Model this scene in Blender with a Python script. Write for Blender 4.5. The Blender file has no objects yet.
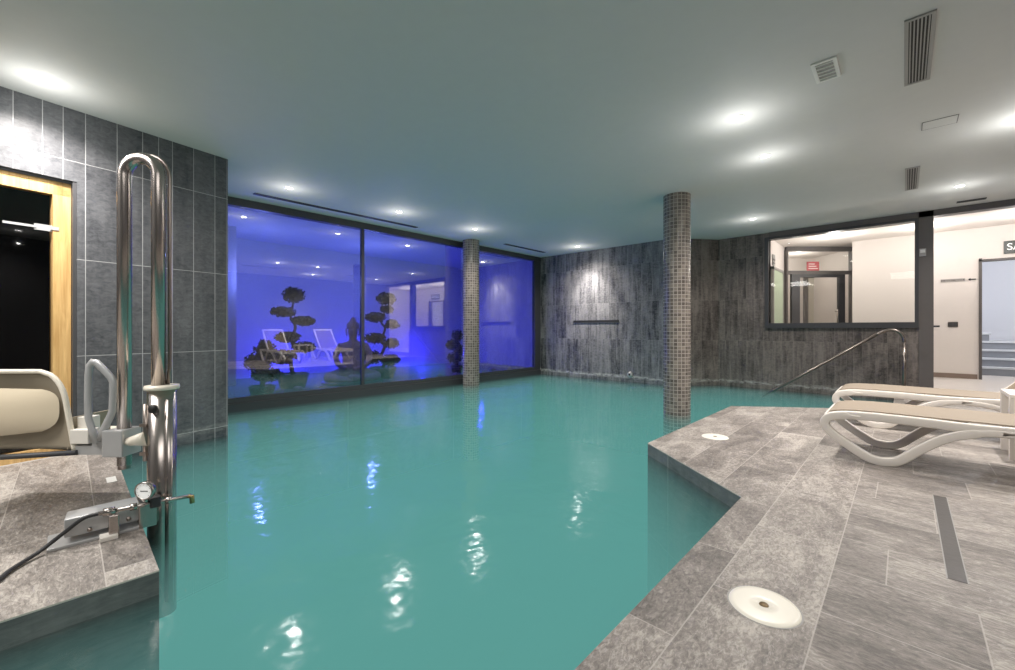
import bpy, bmesh, math, random
from mathutils import Vector, Matrix
random.seed(7)
COL = bpy.context.scene.collection
PI = math.pi
YAW = math.atan2(.6884, .7254)
RZ = Matrix.Rotation(YAW, 4, 'Z')          # turned by the same angle as the viewing direction
H = 2.62                                    # ceiling height above deck
WL = -0.10                                  # water level

# ------------------------------------------------------------------ helpers
class MB:
    def __init__(s, T=None):
        s.bm = bmesh.new(); s.T = T or Matrix.Identity(4); s.mi = 0
    def _v(s, p): return s.bm.verts.new(s.T @ Vector(p))
    def box(s, x0, x1, y0, y1, z0, z1, bev=0):
        vs = [s._v((x, y, z)) for z in (z0, z1) for y in (y0, y1) for x in (x0, x1)]
        fs = []
        for q in ((0,2,3,1),(4,5,7,6),(0,1,5,4),(2,6,7,3),(0,4,6,2),(1,3,7,5)):
            f = s.bm.faces.new([vs[i] for i in q]); f.material_index = s.mi; fs.append(f)
        if bev:
            es = list({e for f in fs for e in f.edges})
            bmesh.ops.bevel(s.bm, geom=es, offset=bev, segments=2, affect='EDGES', profile=.6)
        return s
    def prism(s, pts, z0, z1, side=None):
        b = [s._v((p[0], p[1], z0)) for p in pts]; t = [s._v((p[0], p[1], z1)) for p in pts]
        n = len(pts)
        f = s.bm.faces.new(t); f.material_index = s.mi
        f = s.bm.faces.new(b[::-1]); f.material_index = s.mi
        for i in range(n):
            f = s.bm.faces.new((b[i], b[(i+1) % n], t[(i+1) % n], t[i]))
            f.material_index = s.mi if side is None else side
        return s
    def ring(s, pts, r, seg=10, closed=False, flat=None):
        """tube through pts; r number or list; flat=(a,b) gives an oval section"""
        P = [Vector(p) for p in pts]; n = len(P); rings = []
        up = None
        for i in range(n):
            if closed: d = (P[(i+1) % n]-P[i-1]).normalized()
            else: d = (P[min(i+1, n-1)]-P[max(i-1, 0)]).normalized()
            if up is None:
                up = Vector((0,0,1)) if abs(d.z) < .9 else Vector((1,0,0))
            x = d.cross(up).normalized()
            if x.length < 1e-6: x = d.orthogonal().normalized()
            y = x.cross(d).normalized(); up = y
            rr = r[i] if isinstance(r, (list, tuple)) else r
            ax, ay = (flat if flat else (rr, rr))
            rings.append([s._v(P[i]+x*math.cos(a)*ax+y*math.sin(a)*ay) for a in [2*PI*k/seg for k in range(seg)]])
        m = n if closed else n-1
        for i in range(m):
            a, b = rings[i], rings[(i+1) % n]
            off = 0
            if closed and i == n-1:
                off = min(range(seg), key=lambda o: (a[0].co-b[o].co).length)
            for k in range(seg):
                f = s.bm.faces.new((a[k], a[(k+1) % seg], b[(k+1+off) % seg], b[(k+off) % seg])); f.smooth = True; f.material_index = s.mi
        if not closed:
            s.bm.faces.new(rings[0][::-1]).material_index = s.mi; s.bm.faces.new(rings[-1]).material_index = s.mi
        return s
    def lathe(s, prof, c=(0,0,0), seg=32, smooth=True, axis=None):
        """prof list of (r,z)"""
        R = axis or Matrix.Identity(4); rings = []
        for r, z in prof:
            if r < 1e-6: rings.append([s._v(Vector(c)+R @ Vector((0,0,z)))])
            else: rings.append([s._v(Vector(c)+R @ Vector((r*math.cos(2*PI*k/seg), r*math.sin(2*PI*k/seg), z))) for k in range(seg)])
        for a, b in zip(rings, rings[1:]):
            for k in range(seg):
                k2 = (k+1) % seg
                if len(a) == 1 and len(b) == 1: continue
                if len(a) == 1: q = (a[0], b[k2], b[k])
                elif len(b) == 1: q = (a[k], a[k2], b[0])
                else: q = (a[k], a[k2], b[k2], b[k])
                f = s.bm.faces.new(q); f.smooth = smooth; f.material_index = s.mi
        return s
    def slab(s, prof, y0, y1):
        """closed XZ outline extruded along Y"""
        a = [s._v((p[0], y0, p[1])) for p in prof]; b = [s._v((p[0], y1, p[1])) for p in prof]; n = len(prof)
        s.bm.faces.new(a); s.bm.faces.new(b[::-1])
        for i in range(n):
            s.bm.faces.new((a[i], b[i], b[(i+1) % n], a[(i+1) % n]))
        return s
    def build(s, name, mats, parent=None, origin=None):
        bm = s.bm
        bmesh.ops.recalc_face_normals(bm, faces=bm.faces)
        me = bpy.data.meshes.new(name)
        if parent is not None: off = parent_world(parent)
        elif origin is not None: off = Vector(origin)
        else:
            xs = [v.co for v in bm.verts]
            off = Vector(((min(v.x for v in xs)+max(v.x for v in xs))/2, (min(v.y for v in xs)+max(v.y for v in xs))/2, min(v.z for v in xs)))
        bmesh.ops.translate(bm, verts=bm.verts, vec=-off)
        bm.to_mesh(me); bm.free()
        for m in (mats if isinstance(mats, (list, tuple)) else [mats]): me.materials.append(m)
        o = bpy.data.objects.new(name, me); COL.objects.link(o)
        if parent is not None: o.parent = parent
        else: o.location = off
        return o

def parent_world(p):
    v = Vector(p.location)
    while p.parent: p = p.parent; v = v+Vector(p.location)
    return v
def tag(o, label=None, cat=None, group=None, kind=None):
    if label: o['label'] = label
    if cat: o['category'] = cat
    if group: o['group'] = group
    if kind: o['kind'] = kind
    return o
def thing(name, loc, label, cat, group=None, kind=None):
    o = bpy.data.objects.new(name, None); COL.objects.link(o); o.location = loc; o.empty_display_size = .1
    return tag(o, label, cat, group, kind)
def struct(o, label=None, cat=None): return tag(o, label, cat, None, 'structure')
def dup(root, loc, label=None):
    r = root.copy(); COL.objects.link(r); r.location = loc
    if label: r['label'] = label
    for ch in list(root.children):
        c = ch.copy(); COL.objects.link(c); c.parent = r
        for g in list(ch.children):
            d = g.copy(); COL.objects.link(d); d.parent = c
    return r
def subsurf(o, n=1):
    m = o.modifiers.new('s', 'SUBSURF'); m.levels = n; m.render_levels = n; return o
def bez(pts, n=8):
    """Catmull-Rom through pts"""
    P = [Vector(p) for p in pts]; out = []
    for i in range(len(P)-1):
        a = P[max(i-1, 0)]; b = P[i]; c = P[i+1]; d = P[min(i+2, len(P)-1)]
        for k in range(n):
            t = k/n
            out.append(.5*((2*b)+(c-a)*t+(2*a-5*b+4*c-d)*t*t+(3*b-a-3*c+d)*t**3))
    out.append(P[-1]); return out

# ------------------------------------------------------------------ materials
class NT:
    def __init__(s, name):
        s.m = bpy.data.materials.new(name); s.m.use_nodes = True
        s.t = s.m.node_tree; s.t.nodes.clear()
        s.out = s.t.nodes.new('ShaderNodeOutputMaterial')
    def n(s, typ, **kw):
        nd = s.t.nodes.new(typ)
        for k, v in kw.items():
            if k.startswith('i_'): s.set(nd.inputs[k[2:].replace('_', ' ')], v)
            else: setattr(nd, k, v)
        return nd
    def set(s, inp, v):
        if isinstance(v, bpy.types.NodeSocket): s.t.links.new(v, inp)
        else: inp.default_value = v
    def m_(s, op, a, b=0.0, c=None):
        nd = s.t.nodes.new('ShaderNodeMath'); nd.operation = op
        s.set(nd.inputs[0], a); s.set(nd.inputs[1], b)
        if c is not None: s.set(nd.inputs[2], c)
        return nd.outputs[0]
    def same_ior(s, ior):      # same reflectance from both faces of the sheet
        g = s.t.nodes.new('ShaderNodeNewGeometry')
        return s.m_('POWER', ior, s.m_('SUBTRACT', 1.0, s.m_('MULTIPLY', g.outputs['Backfacing'], 2.0)))
    def pos(s):
        g = s.t.nodes.new('ShaderNodeNewGeometry'); return g.outputs['Position']
    def obj(s):
        g = s.t.nodes.new('ShaderNodeTexCoord'); return g.outputs['Object']
    def sep(s, v):
        x = s.t.nodes.new('ShaderNodeSeparateXYZ'); s.set(x.inputs[0], v); return x.outputs
    def comb(s, x, y, z):
        c = s.t.nodes.new('ShaderNodeCombineXYZ')
        for i, q in enumerate((x, y, z)): s.set(c.inputs[i], q)
        return c.outputs[0]
    def noise(s, vec, scale, detail=4, rough=.6, dist=0):
        nd = s.n('ShaderNodeTexNoise'); s.set(nd.inputs['Vector'], vec)
        nd.inputs['Scale'].default_value = scale; nd.inputs['Detail'].default_value = detail
        nd.inputs['Roughness'].default_value = rough; nd.inputs['Distortion'].default_value = dist
        return nd.outputs['Fac']
    def ramp(s, fac, stops):
        r = s.t.nodes.new('ShaderNodeValToRGB'); s.set(r.inputs[0], fac)
        e = r.color_ramp.elements
        while len(e) < len(stops): e.new(.5)
        for i, (p, c) in enumerate(stops):
            e[i].position = p; e[i].color = (*c, 1) if len(c) == 3 else c
        return r.outputs[0]
    def mix(s, f, a, b):
        nd = s.t.nodes.new('ShaderNodeMix'); nd.data_type = 'RGBA'
        s.set(nd.inputs[0], f)
        for i, q in ((6, a), (7, b)):
            s.set(nd.inputs[i], (*q, 1) if isinstance(q, tuple) and len(q) == 3 else q)
        return nd.outputs[2]
    def bump(s, h, strength=.3, dist=.01):
        b = s.t.nodes.new('ShaderNodeBump'); b.inputs['Strength'].default_value = strength
        b.inputs['Distance'].default_value = dist; s.set(b.inputs['Height'], h); return b.outputs[0]
    def bsdf(s, col, rough=.5, metal=0, spec=.5, normal=None, emit=None, es=0, trans=0, ior=1.45, coat=0):
        b = s.t.nodes.new('ShaderNodeBsdfPrincipled')
        s.set(b.inputs['Base Color'], (*col, 1) if isinstance(col, tuple) and len(col) == 3 else col)
        s.set(b.inputs['Roughness'], rough); b.inputs['Metallic'].default_value = metal
        b.inputs['Specular IOR Level'].default_value = spec
        if normal is not None: s.set(b.inputs['Normal'], normal)
        if emit is not None:
            s.set(b.inputs['Emission Color'], (*emit, 1)); b.inputs['Emission Strength'].default_value = es
        b.inputs['Transmission Weight'].default_value = trans; b.inputs['IOR'].default_value = ior
        b.inputs['Coat Weight'].default_value = coat
        s.t.links.new(b.outputs[0], s.out.inputs[0]); return s.m

def srgb(r, g, b):
    f = lambda c: (c/255/12.92 if c/255 <= .04045 else ((c/255+.055)/1.055)**2.4)
    return (f(r), f(g), f(b))

def slate_wall(name, d, lo, hi, grout, groutw=.0035, scale=6.0, seed=0.0, rough=.5, streak=.5, gstr=.8, tonek=.4, lime=0, edge_line=False):
    n = NT(name); p = n.pos(); x, y, z = n.sep(p)
    u = n.m_('ADD', n.m_('ADD', n.m_('MULTIPLY', x, d[0]), n.m_('MULTIPLY', y, d[1])), 50.0+seed)
    row = n.m_('FLOOR', n.m_('DIVIDE', n.m_('ADD', z, 20*.742), .742))
    fr = n.m_('FRACT', n.m_('DIVIDE', n.m_('ADD', z, 20*.742), .742))
    v1 = n.n('ShaderNodeTexVoronoi', voronoi_dimensions='1D', feature='DISTANCE_TO_EDGE'); n.set(v1.inputs['W'], u); v1.inputs['Scale'].default_value = scale; v1.inputs['Randomness'].default_value = .95
    v2 = n.n('ShaderNodeTexVoronoi', voronoi_dimensions='1D', feature='F1'); n.set(v2.inputs['W'], u); v2.inputs['Scale'].default_value = scale; v2.inputs['Randomness'].default_value = .95
    cid = n.sep(v2.outputs['Color'])[0]
    wn = n.n('ShaderNodeTexWhiteNoise', noise_dimensions='2D'); n.set(wn.inputs['Vector'], n.comb(n.m_('MULTIPLY', cid, 37.0), row, 0.0))
    tone = wn.outputs['Value']
    gv = n.m_('LESS_THAN', n.m_('DIVIDE', v1.outputs['Distance'], scale), groutw)
    gh = n.m_('LESS_THAN', n.m_('MULTIPLY', n.m_('MINIMUM', fr, n.m_('SUBTRACT', 1.0, fr)), .742), groutw)
    g = n.m_('MULTIPLY', n.m_('MAXIMUM', gv, gh), gstr)
    vec = n.comb(n.m_('MULTIPLY', u, 1.0), tone, z)
    st = n.noise(n.comb(n.m_('MULTIPLY', u, 9.0), n.m_('MULTIPLY', tone, 9.0), n.m_('MULTIPLY', z, 1.1)), 1.6, 6, .65, .3)
    fine = n.noise(n.comb(n.m_('MULTIPLY', u, 8.0), n.m_('MULTIPLY', tone, 9.0), n.m_('MULTIPLY', z, 14.0)), 2.5, 8, .7, .8)
    nz = lambda q, k: n.m_('MULTIPLY', n.m_('SUBTRACT', q, .5), k)
    blot = n.noise(n.comb(u, 0.0, z), 2.2, 5, .6, .5)
    f = n.m_('ADD', n.m_('ADD', nz(tone, tonek), nz(blot, .8)), n.m_('ADD', nz(st, streak*2.2), nz(fine, 1.4)))
    f = n.m_('ADD', f, .5)
    col = n.ramp(f, [(.12, lo), (.88, hi)])
    col = n.mix(g, col, grout)
    if edge_line:
        col = n.mix(n.m_('MULTIPLY', n.m_('GREATER_THAN', z, -.006), n.m_('LESS_THAN', z, .003)), col, srgb(190, 184, 172))
    below_wl = n.m_('LESS_THAN', z, WL+.004)
    col = n.mix(below_wl, col, n.mix(.35, col, (.004, .006, .007)))  # tile colour darkened below the water level
    if lime:
        band = n.m_('SUBTRACT', 1.0, n.m_('MINIMUM', n.m_('MULTIPLY', n.m_('ABSOLUTE', n.m_('SUBTRACT', z, .0)), 22.0), 1.0))
        spl = n.noise(n.comb(n.m_('MULTIPLY', u, 3.0), 0.0, n.m_('MULTIPLY', z, 8.0)), 3.0, 6, .7)
        spl = n.m_('MAXIMUM', n.m_('MULTIPLY', n.m_('SUBTRACT', spl, .42), 3.0), 0.0)
        col = n.mix(n.m_('MINIMUM', n.m_('MULTIPLY', n.m_('MULTIPLY', band, spl), lime), 1.0), col, srgb(215, 213, 205))
    h = n.m_('SUBTRACT', n.m_('MULTIPLY', fine, .6), n.m_('MULTIPLY', g, .6))
    return n.bsdf(col, n.m_('ADD', rough, n.m_('MULTIPLY', fine, .15)), 0, .45, n.bump(h, .5, .006))

def plain(name, col, rough=.5, metal=0, spec=.5, var=.06, bump=0, scale=20, **k):
    n = NT(name); p = n.obj()
    f = n.noise(p, scale, 3)
    c = n.mix(f, tuple(max(0, q*(1-var)) for q in col), tuple(min(1, q*(1+var)) for q in col))
    return n.bsdf(c, rough, metal, spec, n.bump(f, bump, .004) if bump else None, **k)

def deck_mat():
    n = NT('slate_floor_tiles'); p = n.pos(); x, y, z = n.sep(p)
    GW = .0022
    def cells(a, b, wa, lb, oa, shift):
        """columns of width wa across a, tile length lb along b"""
        ai = n.m_('DIVIDE', n.m_('ADD', a, oa), wa); k = n.m_('FLOOR', ai); fa = n.m_('FRACT', ai)
        bi = n.m_('ADD', n.m_('DIVIDE', b, lb), n.m_('MULTIPLY', k, shift)); j = n.m_('FLOOR', bi); fb = n.m_('FRACT', bi)
        da = n.m_('MULTIPLY', n.m_('MINIMUM', fa, n.m_('SUBTRACT', 1.0, fa)), wa)
        db = n.m_('MULTIPLY', n.m_('MINIMUM', fb, n.m_('SUBTRACT', 1.0, fb)), lb)
        return n.m_('MINIMUM', da, db), k, j
    yA = n.m_('ADD', y, 10.0-.085)
    d1, k1, j1 = cells(n.m_('ADD', x, 10.0), yA, .31, .65, .205-10+31*.31, .44)     # columns along Y
    d2, k2, j2 = cells(n.m_('ADD', y, 10.0), n.m_('ADD', x, 10.0), .345, .62, -.005-.2+.55*.345, .37)  # rows along X
    d3, k3, j3 = cells(y, n.m_('ADD', x, 10.0), .32, .9, 6.3, .37)  # left deck rows along X
    left = n.m_('LESS_THAN', x, -2.0); nl = n.m_('SUBTRACT', 1.0, left)
    d2 = n.m_('ADD', n.m_('MULTIPLY', d2, nl), n.m_('MULTIPLY', d3, left))
    k2 = n.m_('ADD', n.m_('MULTIPLY', k2, nl), n.m_('MULTIPLY', k3, left))
    j2 = n.m_('ADD', n.m_('MULTIPLY', j2, nl), n.m_('MULTIPLY', j3, left))
    sel = n.m_('MAXIMUM', n.m_('GREATER_THAN', x, -.205), left)
    d = n.m_('ADD', n.m_('MULTIPLY', d1, n.m_('SUBTRACT', 1.0, sel)), n.m_('MULTIPLY', d2, sel))
    edge = n.m_('ABSOLUTE', n.m_('ADD', x, .205))
    d = n.m_('MINIMUM', d, edge)
    g = n.m_('LESS_THAN', d, GW)
    k = n.m_('ADD', n.m_('MULTIPLY', sel, 50.0), n.m_('ADD', n.m_('MULTIPLY', k1, n.m_('SUBTRACT', 1.0, sel)), n.m_('MULTIPLY', k2, sel)))
    j = n.m_('ADD', n.m_('MULTIPLY', j1, n.m_('SUBTRACT', 1.0, sel)), n.m_('MULTIPLY', j2, sel))
    wn = n.n('ShaderNodeTexWhiteNoise', noise_dimensions='2D'); n.set(wn.inputs['Vector'], n.comb(k, j, 0.0))
    tone = wn.outputs['Value']
    off = n.m_('MULTIPLY', tone, 17.0)
    # veins run along each tile
    vx = n.m_('ADD', n.m_('MULTIPLY', x, 5.0), n.m_('MULTIPLY', n.m_('MULTIPLY', x, sel), -2.9))
    vy = n.m_('ADD', n.m_('MULTIPLY', y, 2.4), n.m_('MULTIPLY', n.m_('MULTIPLY', y, sel), 3.0))
    big = n.noise(n.comb(vx, vy, off), .9, 7, .62, 1.2)
    fine = n.noise(n.comb(n.m_('MULTIPLY', vx, 2.2), n.m_('MULTIPLY', vy, 2.2), off), 7, 9, .72, .8)
    vn = n.noise(n.comb(n.m_('ADD', vx, off), vy, off), 1.5, 5, .6, 1.2)
    vein = n.m_('SMOOTH_MIN', n.m_('MULTIPLY', n.m_('ABSOLUTE', n.m_('SUBTRACT', vn, .47)), 90.0), 1.0, .1)
    vein = n.m_('MULTIPLY', n.m_('SUBTRACT', 1.0, vein), n.m_('GREATER_THAN', tone, .35))
    nz = lambda q, k: n.m_('MULTIPLY', n.m_('SUBTRACT', q, .5), k)
    f = n.m_('ADD', n.m_('ADD', nz(tone, .3), .5), n.m_('ADD', nz(big, 1.3), nz(fine, 1.9)))
    col = n.ramp(f, [(.1, srgb(84, 78, 73)), (.5, srgb(134, 126, 119)), (.9, srgb(190, 182, 172))])
    vm = n.m_('MULTIPLY', n.m_('MULTIPLY', vein, .6), fine)
    col = n.mix(vm, col, srgb(215, 208, 200))
    col = n.mix(n.m_('MULTIPLY', g, .55), col, srgb(196, 188, 180))
    h = n.m_('SUBTRACT', n.m_('ADD', fine, n.m_('MULTIPLY', big, .6)), n.m_('MULTIPLY', g, .5))
    return n.bsdf(col, n.m_('ADD', .3, n.m_('MULTIPLY', fine, .3)), 0, .5, n.bump(h, .45, .006))

def mosaic():
    n = NT('mosaic_tiles'); o = n.obj(); x, y, z = n.sep(o)
    a = n.m_('MULTIPLY', n.m_('ADD', n.m_('DIVIDE', n.m_('ARCTAN2', y, x), 2*PI), 1.0), 22.0)
    b = n.m_('DIVIDE', n.m_('ADD', z, 10.0), .045)
    fa, fb = n.m_('FRACT', a), n.m_('FRACT', b)
    e = n.m_('MINIMUM', n.m_('MINIMUM', fa, n.m_('SUBTRACT', 1.0, fa)), n.m_('MINIMUM', fb, n.m_('SUBTRACT', 1.0, fb)))
    g = n.m_('LESS_THAN', e, .07)
    wn = n.n('ShaderNodeTexWhiteNoise', noise_dimensions='2D'); n.set(wn.inputs['Vector'], n.comb(n.m_('FLOOR', a), n.m_('FLOOR', b), 0.0))
    col = n.ramp(wn.outputs['Value'], [(0, srgb(84, 77, 72)), (.5, srgb(104, 96, 90)), (1, srgb(128, 119, 110))])
    col = n.mix(g, col, srgb(160, 152, 143))
    return n.bsdf(col, n.m_('ADD', .22, n.m_('MULTIPLY', g, .5)), 0, .6, n.bump(n.m_('SUBTRACT', 1.0, g), .5, .004))

def wood(name, lo, hi):
    n = NT(name); x, y, z = n.sep(n.obj())
    f = n.noise(n.comb(n.m_('MULTIPLY', x, 22.0), n.m_('MULTIPLY', y, 22.0), n.m_('MULTIPLY', z, 1.5)), 2, 5, .6, .4)
    return n.bsdf(n.ramp(f, [(.3, lo), (.75, hi)]), .4, 0, .5, n.bump(f, .15, .003))

def steel(name, col=(.62, .58, .54), rough=.18):
    n = NT(name); x, y, z = n.sep(n.obj())
    f = n.noise(n.comb(n.m_('MULTIPLY', x, 30.0), n.m_('MULTIPLY', y, 30.0), n.m_('MULTIPLY', z, 2.0)), 3, 4)
    return n.bsdf(n.mix(f, tuple(c*.85 for c in col), tuple(min(1, c*1.1) for c in col)), n.m_('ADD', rough-.05, n.m_('MULTIPLY', f, .15)), 1)

def glass(name, tint=(1, 1, 1), ior=1.5, boost=1.0, rough=0.0):
    n = NT(name)
    fr = n.n('ShaderNodeFresnel'); n.set(fr.inputs['IOR'], n.same_ior(ior))
    t = n.n('ShaderNodeBsdfTransparent'); t.inputs[0].default_value = (*tint, 1)
    g = n.n('ShaderNodeBsdfGlossy'); g.inputs['Roughness'].default_value = rough
    mx = n.n('ShaderNodeMixShader'); n.set(mx.inputs[0], n.m_('MINIMUM', n.m_('MULTIPLY', fr.outputs[0], boost), 1.0))
    n.t.links.new(t.outputs[0], mx.inputs[1]); n.t.links.new(g.outputs[0], mx.inputs[2])
    n.t.links.new(mx.outputs[0], n.out.inputs[0]); return n.m

def water():
    n = NT('pool_water'); p = n.pos()
    h = n.noise(p, 2.2, 3, .5, .3); h2 = n.noise(p, 7.0, 2, .5)
    nrm = n.bump(n.m_('ADD', h, n.m_('MULTIPLY', h2, .3)), .4, .03)
    fr = n.n('ShaderNodeFresnel'); n.set(fr.inputs['IOR'], n.same_ior(1.22)); n.set(fr.inputs['Normal'], nrm)
    t = n.n('ShaderNodeBsdfTransparent')
    g = n.n('ShaderNodeBsdfGlossy'); g.inputs['Roughness'].default_value = .10; n.set(g.inputs['Normal'], nrm)
    g.inputs[0].default_value = (.9, .97, 1, 1)
    mx = n.n('ShaderNodeMixShader'); n.set(mx.inputs[0], n.m_('MULTIPLY', fr.outputs[0], .8))
    n.t.links.new(t.outputs[0], mx.inputs[1]); n.t.links.new(g.outputs[0], mx.inputs[2])
    n.t.links.new(mx.outputs[0], n.out.inputs[0])
    ab = n.n('ShaderNodeVolumeAbsorption'); ab.inputs['Color'].default_value = (.35, .85, .82, 1); ab.inputs['Density'].default_value = WD
    ab2 = n.n('ShaderNodeVolumeAbsorption'); ab2.inputs['Color'].default_value = (0, 0, 0, 1); ab2.inputs['Density'].default_value = WD*.55
    em = n.n('ShaderNodeEmission'); em.inputs[0].default_value = (*WCOL, 1); em.inputs[1].default_value = WEM  # emission stands in for light scattered by the milky water
    a1 = n.n('ShaderNodeAddShader'); a2 = n.n('ShaderNodeAddShader')
    n.t.links.new(ab.outputs[0], a1.inputs[0]); n.t.links.new(ab2.outputs[0], a1.inputs[1])
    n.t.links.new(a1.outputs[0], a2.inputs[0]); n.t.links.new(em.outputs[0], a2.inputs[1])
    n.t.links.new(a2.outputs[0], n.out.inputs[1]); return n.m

def emis(name, col, st):
    n = NT(name); e = n.n('ShaderNodeEmission'); e.inputs[0].default_value = (*col, 1); e.inputs[1].default_value = st
    n.t.links.new(e.outputs[0], n.out.inputs[0]); return n.m

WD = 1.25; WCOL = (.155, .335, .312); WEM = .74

M = {}
M['deck'] = deck_mat()
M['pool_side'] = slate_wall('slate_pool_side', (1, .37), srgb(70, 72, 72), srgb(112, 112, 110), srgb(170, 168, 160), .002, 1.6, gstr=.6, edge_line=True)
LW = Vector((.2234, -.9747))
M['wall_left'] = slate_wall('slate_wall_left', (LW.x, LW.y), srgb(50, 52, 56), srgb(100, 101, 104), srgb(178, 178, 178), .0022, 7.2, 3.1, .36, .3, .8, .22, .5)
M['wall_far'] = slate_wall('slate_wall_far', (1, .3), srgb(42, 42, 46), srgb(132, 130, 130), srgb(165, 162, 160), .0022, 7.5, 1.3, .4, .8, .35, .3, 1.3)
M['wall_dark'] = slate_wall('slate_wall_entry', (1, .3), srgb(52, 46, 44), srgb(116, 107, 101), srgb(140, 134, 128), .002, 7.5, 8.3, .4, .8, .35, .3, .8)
M['wall_side'] = plain('grey_plaster', srgb(98, 98, 98), .6, bump=.1)
M['ceiling'] = plain('ceiling_paint', srgb(205, 205, 202), .75, var=.03, bump=.12, scale=9)
M['white_wall'] = plain('white_plaster', srgb(226, 218, 212), .7, var=.02, bump=.1)
M['lobby_floor'] = plain('pale_lobby_tile', srgb(205, 198, 192), .3)
M['pool_floor'] = plain('pool_floor_tile', srgb(150, 190, 182), .5, var=.08, scale=1.2)
M['frame'] = plain('charcoal_metal', srgb(52, 52, 55), .4)
M['post'] = plain('dark_grey_metal', srgb(84, 79, 77), .5)
M['mosaic'] = mosaic()
M['oak'] = wood('honey_oak', srgb(178, 135, 78), srgb(226, 186, 122))
M['dark_wood'] = wood('sauna_boards', srgb(40, 24, 18), srgb(70, 44, 32))
M['steel'] = steel('polished_steel', (.44, .39, .36), .2)
M['rail_steel'] = steel('dull_brown_steel', (.22, .19, .17), .28)
M['steel_d'] = steel('weathered_steel', (.32, .27, .24), .3)
M['grey_metal'] = plain('painted_grey_metal', srgb(176, 176, 176), .35, .3)
M['white_plastic'] = plain('white_plastic', srgb(228, 222, 212), .35, var=.03)
M['seat_plastic'] = plain('cream_plastic', srgb(216, 200, 172), .3, var=.05, scale=4)
M['seat_rim'] = plain('ivory_plastic', srgb(236, 226, 208), .3, var=.03)
M['taupe'] = plain('taupe_plastic', srgb(150, 138, 118), .4)
M['rubber'] = plain('black_rubber', srgb(40, 40, 42), .5)
M['charcoal'] = plain('charcoal_plastic', srgb(58, 58, 60), .5)
M['lounger'] = plain('lounger_resin', srgb(226, 218, 208), .35, var=.02)
M['sling'] = plain('beige_mesh_fabric', srgb(142, 128, 110), .7, var=.08, bump=.3, scale=150)
n = NT('open_mesh_fabric')
mx = n.n('ShaderNodeMixShader'); mx.inputs[0].default_value = .35
tr_ = n.n('ShaderNodeBsdfTransparent'); df = n.n('ShaderNodeBsdfDiffuse'); df.inputs[0].default_value = (*srgb(160, 142, 118), 1)
n.t.links.new(tr_.outputs[0], mx.inputs[1]); n.t.links.new(df.outputs[0], mx.inputs[2]); n.t.links.new(mx.outputs[0], n.out.inputs[0]); M['sling_open'] = n.m
M['garden_wall'] = plain('garden_plaster', srgb(200, 200, 205), .8, var=.04, scale=2)
M['gravel'] = plain('garden_gravel', srgb(110, 112, 118), .6, var=.35, bump=.8, scale=60)
M['leaf'] = plain('topiary_leaves', srgb(16, 24, 18), .6, var=.4)
M['bark'] = plain('bark', srgb(52, 36, 32), .8, var=.3, bump=.5)
M['pot'] = plain('dark_pot_glaze', srgb(26, 25, 32), .35)
M['stone'] = plain('carved_stone', srgb(150, 128, 140), .6, var=.45, bump=1.0, scale=24)
M['glass'] = glass('clear_glass', (.70, .72, .80), 1.5, 5.0)
M['glass2'] = glass('lobby_glass', (.98, .98, .97), 1.4, .8)
M['sauna_glass'] = glass('smoked_glass', (.10, .07, .06), 1.5, 1.2, .02)
M['lamp'] = emis('lamp_face', (1, .97, .92), 30)
M['trim_white'] = plain('white_trim', srgb(225, 225, 220), .4)
M['black'] = plain('black_void', srgb(14, 14, 14), .6)
M['grille'] = plain('grey_grille', srgb(150, 148, 144), .45)
M['ivory_lid'] = plain('ivory_lid', srgb(246, 240, 224), .3, var=.02)
M['green_sign'] = plain('exit_green', srgb(10, 24, 17), .4)
M['sign_white'] = plain('sign_white', srgb(240, 240, 236), .4, emit=srgb(240, 240, 236), es=.3)
M['red_sign'] = plain('red_sign', srgb(168, 60, 66), .4)
M['beige_door'] = plain('beige_door', srgb(196, 190, 174), .5)
M['stair'] = plain('grey_stair_stone', srgb(196, 200, 206), .5)
M['stair_e'] = plain('dark_stair_riser', srgb(128, 132, 140), .5)
M['water'] = water()

# ------------------------------------------------------------------ shell
# right deck (camera side)
right_poly = [(-.667, -2.6), (1.9, -2.6), (1.9, 8.38), (-.1, 8.38), (-.1, 6.75), (-.66, 6.30), (-1.55, 5.64), (-1.55, 3.33), (-.667, 2.627)]
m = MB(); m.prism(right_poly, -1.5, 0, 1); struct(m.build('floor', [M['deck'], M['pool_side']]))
left_poly = [(-2.13, .25), (-2.13, -2.6), (-4.0, -2.6), (-4.636, .25)]
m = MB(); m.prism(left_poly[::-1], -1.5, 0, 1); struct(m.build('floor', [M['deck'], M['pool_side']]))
m = MB(); m.box(-6.3, -.05, -2.6, 8.5, -1.56, -1.5); struct(m.build('floor', M['pool_floor']))
# underwater entry steps
m = MB(); m.box(-.45, -.1, 6.9, 8.375, -1.5, -.32); m.box(-.8, -.45, 7.0, 8.375, -1.5, -.54); m.box(-1.15, -.8, 7.0, 8.375, -1.5, -.76)
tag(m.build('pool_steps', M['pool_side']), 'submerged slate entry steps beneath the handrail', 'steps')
# walls
def wall(name, a, b, z0, z1, mat, th=.12, side=1):
    a = Vector(a); b = Vector(b); d = (b-a).normalized(); nn = Vector((-d.y, d.x))*th*side
    m = MB(); m.prism([a, b, b+nn, a+nn], z0, z1); return struct(m.build(name, mat))
C0 = Vector((-4.83, 1.09))
def lw(s, off=0): 
    p = C0+LW*s+Vector((LW.y, -LW.x))*off     # off > 0 goes behind the wall face
    return (p.x, p.y)
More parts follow.
